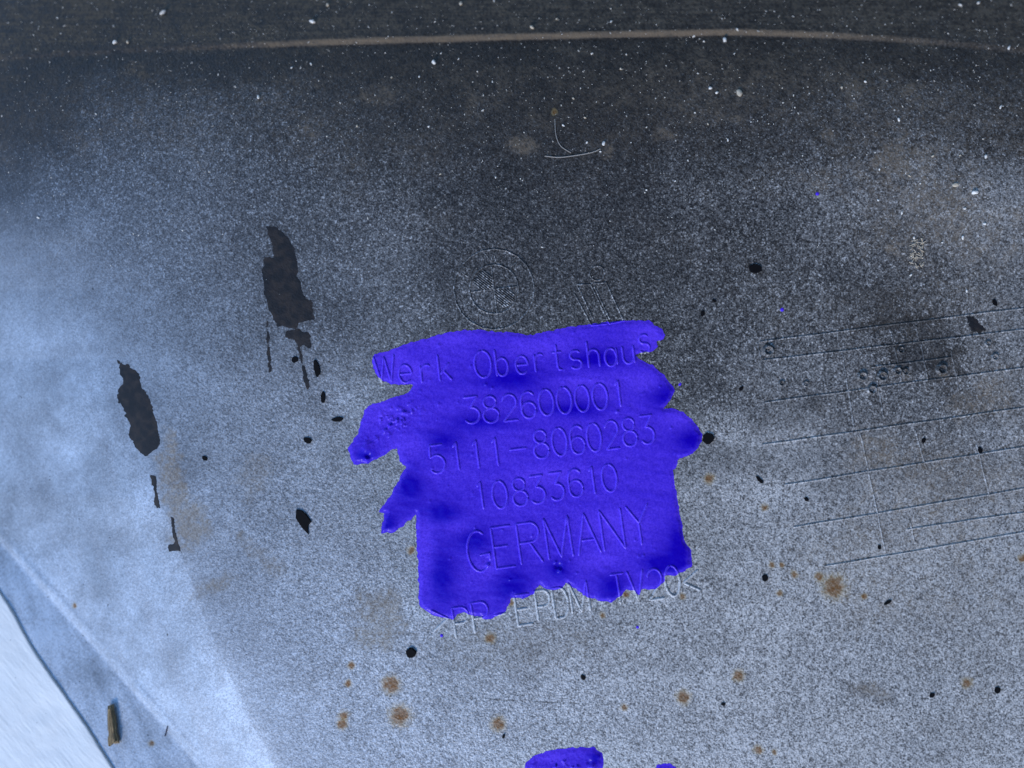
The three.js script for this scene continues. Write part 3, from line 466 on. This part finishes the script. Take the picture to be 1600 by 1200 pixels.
{ // wood splinter
  const L = 57 * S, g = new THREE.CylinderGeometry(1, 1, L, 22, 26), p = g.attributes.position;
  for (let i = 0; i < p.count; i++) {
    const y = p.getY(i) / L + 0.5, th = Math.atan2(p.getZ(i), p.getX(i)), on = Math.hypot(p.getX(i), p.getZ(i));
    const w = mix(8.2, 4.4, y) * S * (0.9 + 0.2 * vn(y * 7, 3)) * (1 + 0.22 * (vn(th * 3.3 + 20, y * 1.4) - 0.5) * 2) * on;
    p.setXYZ(i, Math.cos(th) * w, (y - 0.5) * L + (y > 0.9 || y < 0.1 ? (vn(th * 2 + 9, y > 0.5 ? 1 : 5) - 0.5) * 0.0012 : 0), Math.sin(th) * w * 0.7);
  }
  g.rotateX(-Math.PI / 2); g.computeVertexNormals();
  const n = 128, d = new Uint8Array(n * n * 4); for (let i = 0; i < n * n; i++) { const x = i % n, y = (i / n) | 0, k = vn(x / 2.6, y / 26) * 0.7 + 0.3 * vn(x / 1.3, y / 9), e = k * k; d[i * 4] = enc(0.08 + 0.5 * e); d[i * 4 + 1] = enc(0.052 + 0.37 * e); d[i * 4 + 2] = enc(0.028 + 0.19 * e); d[i * 4 + 3] = 255; }
  const m = new THREE.Mesh(g, new THREE.MeshStandardMaterial({ map: tex(d, n, n, true, true), roughness: 0.85 }));
  lay(thing(m, 'wood_splinter', 'short brown wood splinter lying in the groove beside the white flange', 'splinter'), 177, 1131, 0.16, 0.00052);
}
const soot = new THREE.MeshPhysicalMaterial({ color: new THREE.Color().setRGB(0.004, 0.004, 0.005), roughness: 0.7, specularIntensity: 0.25 });
function chip(outline, u, v, label, t = 0.0002, group) {     // flat dark flake with a chamfered edge, outline in photo pixels
  const sh = new THREE.Shape(outline.map(([x, y]) => new THREE.Vector2((x - u) * S, -(y - v) * S)));
  const g = new THREE.ExtrudeGeometry(sh, { depth: t * 0.5, bevelEnabled: true, bevelThickness: t * 0.3, bevelSize: t * 0.35, bevelSegments: 2 }); g.rotateX(-Math.PI / 2);
  lay(thing(new THREE.Mesh(g, soot), 'dirt_chip', label, 'dirt chip', group), u, v, 0, t * 0.3);
}
chip([[464, 797], [471, 798], [477, 803], [486, 815], [481, 821], [482, 834], [473, 824], [463, 809]], 474, 814, 'black pointed flake left of the violet-blue paint on the grey overspray', 0.00028);
const round = (u, v, r, e = 1, t = 0) => { const o = []; for (let k = 0; k < 14; k++) { const q = k / 14 * 6.283, x = Math.cos(q) * r * (0.82 + 0.32 * rnd()), y = Math.sin(q) * r * e * (0.82 + 0.32 * rnd()); o.push([u + x * Math.cos(t) - y * Math.sin(t), v + x * Math.sin(t) + y * Math.cos(t)]); } return o; };
chip(round(1106, 685, 8), 1106, 685, 'round black speck touching the right tip of the violet-blue paint', 0.0003);
chip(round(642, 1020, 7, 0.9), 642, 1020, 'round black bead below the brown smear under the paint', 0.0004);
chip(round(528, 655, 9, 0.35, -0.1), 528, 655, 'black elongated crumb left of the paint below the dark drip', 0.00022);
chip(round(481, 688, 6, 0.7, 0.4), 481, 688, 'small black crumb above the pointed black flake', 0.00022);
chip(round(505, 621, 9, 0.32, 1.6), 505, 621, 'thin black crumb under the long drip of the dark bare patch', 0.00022);
chip(round(495, 576, 13, 0.32, 1.4), 495, 576, 'ragged black crumb beside the foot of the dark bare patch', 0.00022);
chip(round(1180, 420, 9, 0.7, 0.1), 1180, 420, 'ragged black crumb on the dark plastic above the grid', 0.0003);
chip(round(1187, 750, 7, 0.3, 0.8), 1187, 750, 'thin dark sliver on grey overspray right of the paint', 0.0002);
chip(round(1387, 941, 6, 0.3, -0.5), 1387, 941, 'tiny slanting black sliver right of the largest orange rust spot', 0.0002);
for (const [u, v, r] of [[320, 716, 4], [1158, 607, 4], [1098, 490, 4], [1195, 903, 5], [911, 1058, 4], [1374, 855, 3], [1456, 1086, 4], [1558, 1078, 5], [1116, 470, 3], [1260, 780, 3], [461, 562, 5], [1443, 688, 4], [1531, 704, 5], [1554, 473, 5], [1130, 1100, 3], [787, 1150, 3]]) chip(round(u, v, r, 0.5 + rnd() * 0.4, rnd() * 3), u, v, 'tiny black dirt speck stuck on the panel', 0.00018, 'black dirt specks');
{ // fibres
  const fm = new THREE.MeshStandardMaterial({ color: new THREE.Color().setRGB(0.30, 0.28, 0.25), roughness: 0.8 }), fd = new THREE.MeshStandardMaterial({ color: new THREE.Color().setRGB(0.05, 0.05, 0.08), roughness: 0.8 });
  const fibre = (pts, r, m, label) => { const c = new THREE.CatmullRomCurve3(pts.map(([u, v]) => { const [a, b] = at(u, v); return new THREE.Vector3(X(a), H(a, b) + r * S, Z(b)); })); thing(new THREE.Mesh(new THREE.TubeGeometry(c, 40, r * S, 6), m), 'fibre', label, 'fibre'); };
  fibre([[867, 186], [869, 212], [876, 228], [892, 239]], 0.7, fm, 'thin pale hair hanging below a rusty speck');
  fibre([[851, 244], [872, 246], [900, 243], [926, 238], [938, 233]], 0.9, fm, 'pale curved fibre ending at a white crumb');
  fibre([[262, 1134], [260, 1143], [258, 1150]], 1.0, fd, 'short dark bristle in the groove right of the wood splinter');
}
const chalk = new THREE.MeshStandardMaterial({ color: new THREE.Color().setRGB(0.78, 0.75, 0.68), roughness: 0.8 }), sand = new THREE.MeshStandardMaterial({ color: new THREE.Color().setRGB(0.56, 0.48, 0.36), roughness: 0.9 });
{ // pale ragged clump of bristly lint
  const gs = []; for (let k = 0; k < 46; k++) { const u = 1432 + (rnd() - 0.5) * 20, v = 396 + (rnd() - 0.5) * 44, [a, b] = at(u, v), L = (3 + rnd() * 8) * S, g = new THREE.CylinderGeometry(0.00005, 0.00007, L, 5); g.rotateZ(Math.PI / 2 + (rnd() - 0.5) * 0.5); g.rotateY(rnd() * 6.28); g.translate(X(a), H(a, b) + 0.00006 + rnd() * 0.0003, Z(b)); gs.push(g); }
  thing(new THREE.Mesh(mergeGeometries(gs), sand), 'lint_clump', 'pale bristly clump of dry lint on the dusty plastic', 'lint');
}
const crumb = (u, v, r, sy, m, label, group) => lay(thing(new THREE.Mesh(pebble(r * 0.86 * S, sy).scale(1 + rnd() * 0.5, 1, 0.8), m), 'crumb', label, 'crumb', group), u, v, rnd() * 6, r * S * sy * 0.55);
crumb(943, 225, 3.4, 0.8, chalk, 'white crumb at the end of the pale curved fibre');
crumb(1523, 301, 4.4, 0.8, chalk, 'bright white crumb on the dark plastic near the right flank');
crumb(1132, 63, 4.2, 0.8, chalk, 'white crumb lying against the dusty lip of the upper flange');
crumb(1155, 145, 6, 0.4, sand, 'flat tan crumb below the upper flange');
crumb(678, 98, 4, 0.8, chalk, 'white crumb just under the upper flange above the emblem');
crumb(1493, 289, 4.5, 0.4, sand, 'flaky tan crumb beside the bright white crumb');
for (const [u, v, r] of [[1315, 137, 2.4], [1352, 128, 2], [1404, 187, 2.4], [1457, 244, 2.4], [1540, 245, 2.8], [1500, 243, 2.2], [1374, 265, 2], [1421, 275, 2.2], [1372, 313, 2], [1409, 333, 2.2], [1507, 326, 2.6], [1504, 371, 2.8], [1428, 372, 2.6], [1472, 379, 2], [1538, 350, 2.6], [896, 154, 2.2], [914, 184, 2.2], [880, 196, 2.2], [917, 223, 1.8], [938, 237, 2], [1137, 219, 2], [1106, 194, 2], [512, 8, 4], [488, 34, 4], [720, 6, 4], [255, 20, 5], [200, 66, 4], [180, 66, 4], [404, 152, 3], [486, 100, 2.4], [456, 106, 2.4], [612, 121, 2], [655, 120, 2], [831, 43, 3.6], [870, 30, 2.4], [955, 34, 2.6], [1084, 57, 2.6], [1500, 8, 2.6], [1528, 5, 3], [1576, 75, 2.6], [1110, 138, 3], [1120, 145, 2.6], [970, 108, 2.4], [925, 84, 2.2], [60, 340, 2.4], [150, 178, 2], [558, 197, 2], [670, 198, 2], [688, 272, 1.8], [1055, 283, 1.8], [1010, 297, 1.8], [1440, 415, 2.2], [1423, 430, 2.2], [1510, 455, 2]]) crumb(u, v, r * (0.8 + rnd() * 0.3), 0.7, rnd() < 0.7 ? chalk : sand, 'small pale grit grain on the dark plastic', 'pale grit grains');
{ // fine dust grit, beyond counting
  const N = 3600, im = new THREE.InstancedMesh(pebble(1, 0.7, 1), new THREE.MeshStandardMaterial({ color: 0xffffff, roughness: 0.9 }), N), M = new THREE.Matrix4(), c = new THREE.Color();
  for (let i = 0; i < N; i++) {
    let u, v; do { u = rnd() * 1700 - 50; v = -40 + Math.pow(rnd(), 1.3) * 520; } while (rnd() > sstep(500, 60, v) + 0.12 * (u > 1000 ? 1 : 0.3) || rnd() > 0.35 + fbm(u / 50, v / 40));
    const [a, b] = at(u, v), r = (0.35 + 1.15 * rnd() * rnd() * rnd()) * S, y = H(a, b) + r * 0.3;
    M.makeRotationY(rnd() * 6); M.scale(new THREE.Vector3(r * (0.8 + 2.4 * rnd() * rnd()), r, r)); M.setPosition(X(a), y, Z(b)); im.setMatrixAt(i, M);
    const l = 0.25 + 0.55 * rnd(); im.setColorAt(i, c.setRGB(l, l * 0.96, l * 0.86));
  }
  im.name = 'fine_grit'; im.userData = { label: 'fine pale grit scattered over the upper dark plastic', category: 'grit', kind: 'stuff' }; im.castShadow = im.receiveShadow = true; scene.add(im);
}
scene.updateMatrixWorld(true);
renderer.render(scene, camera);
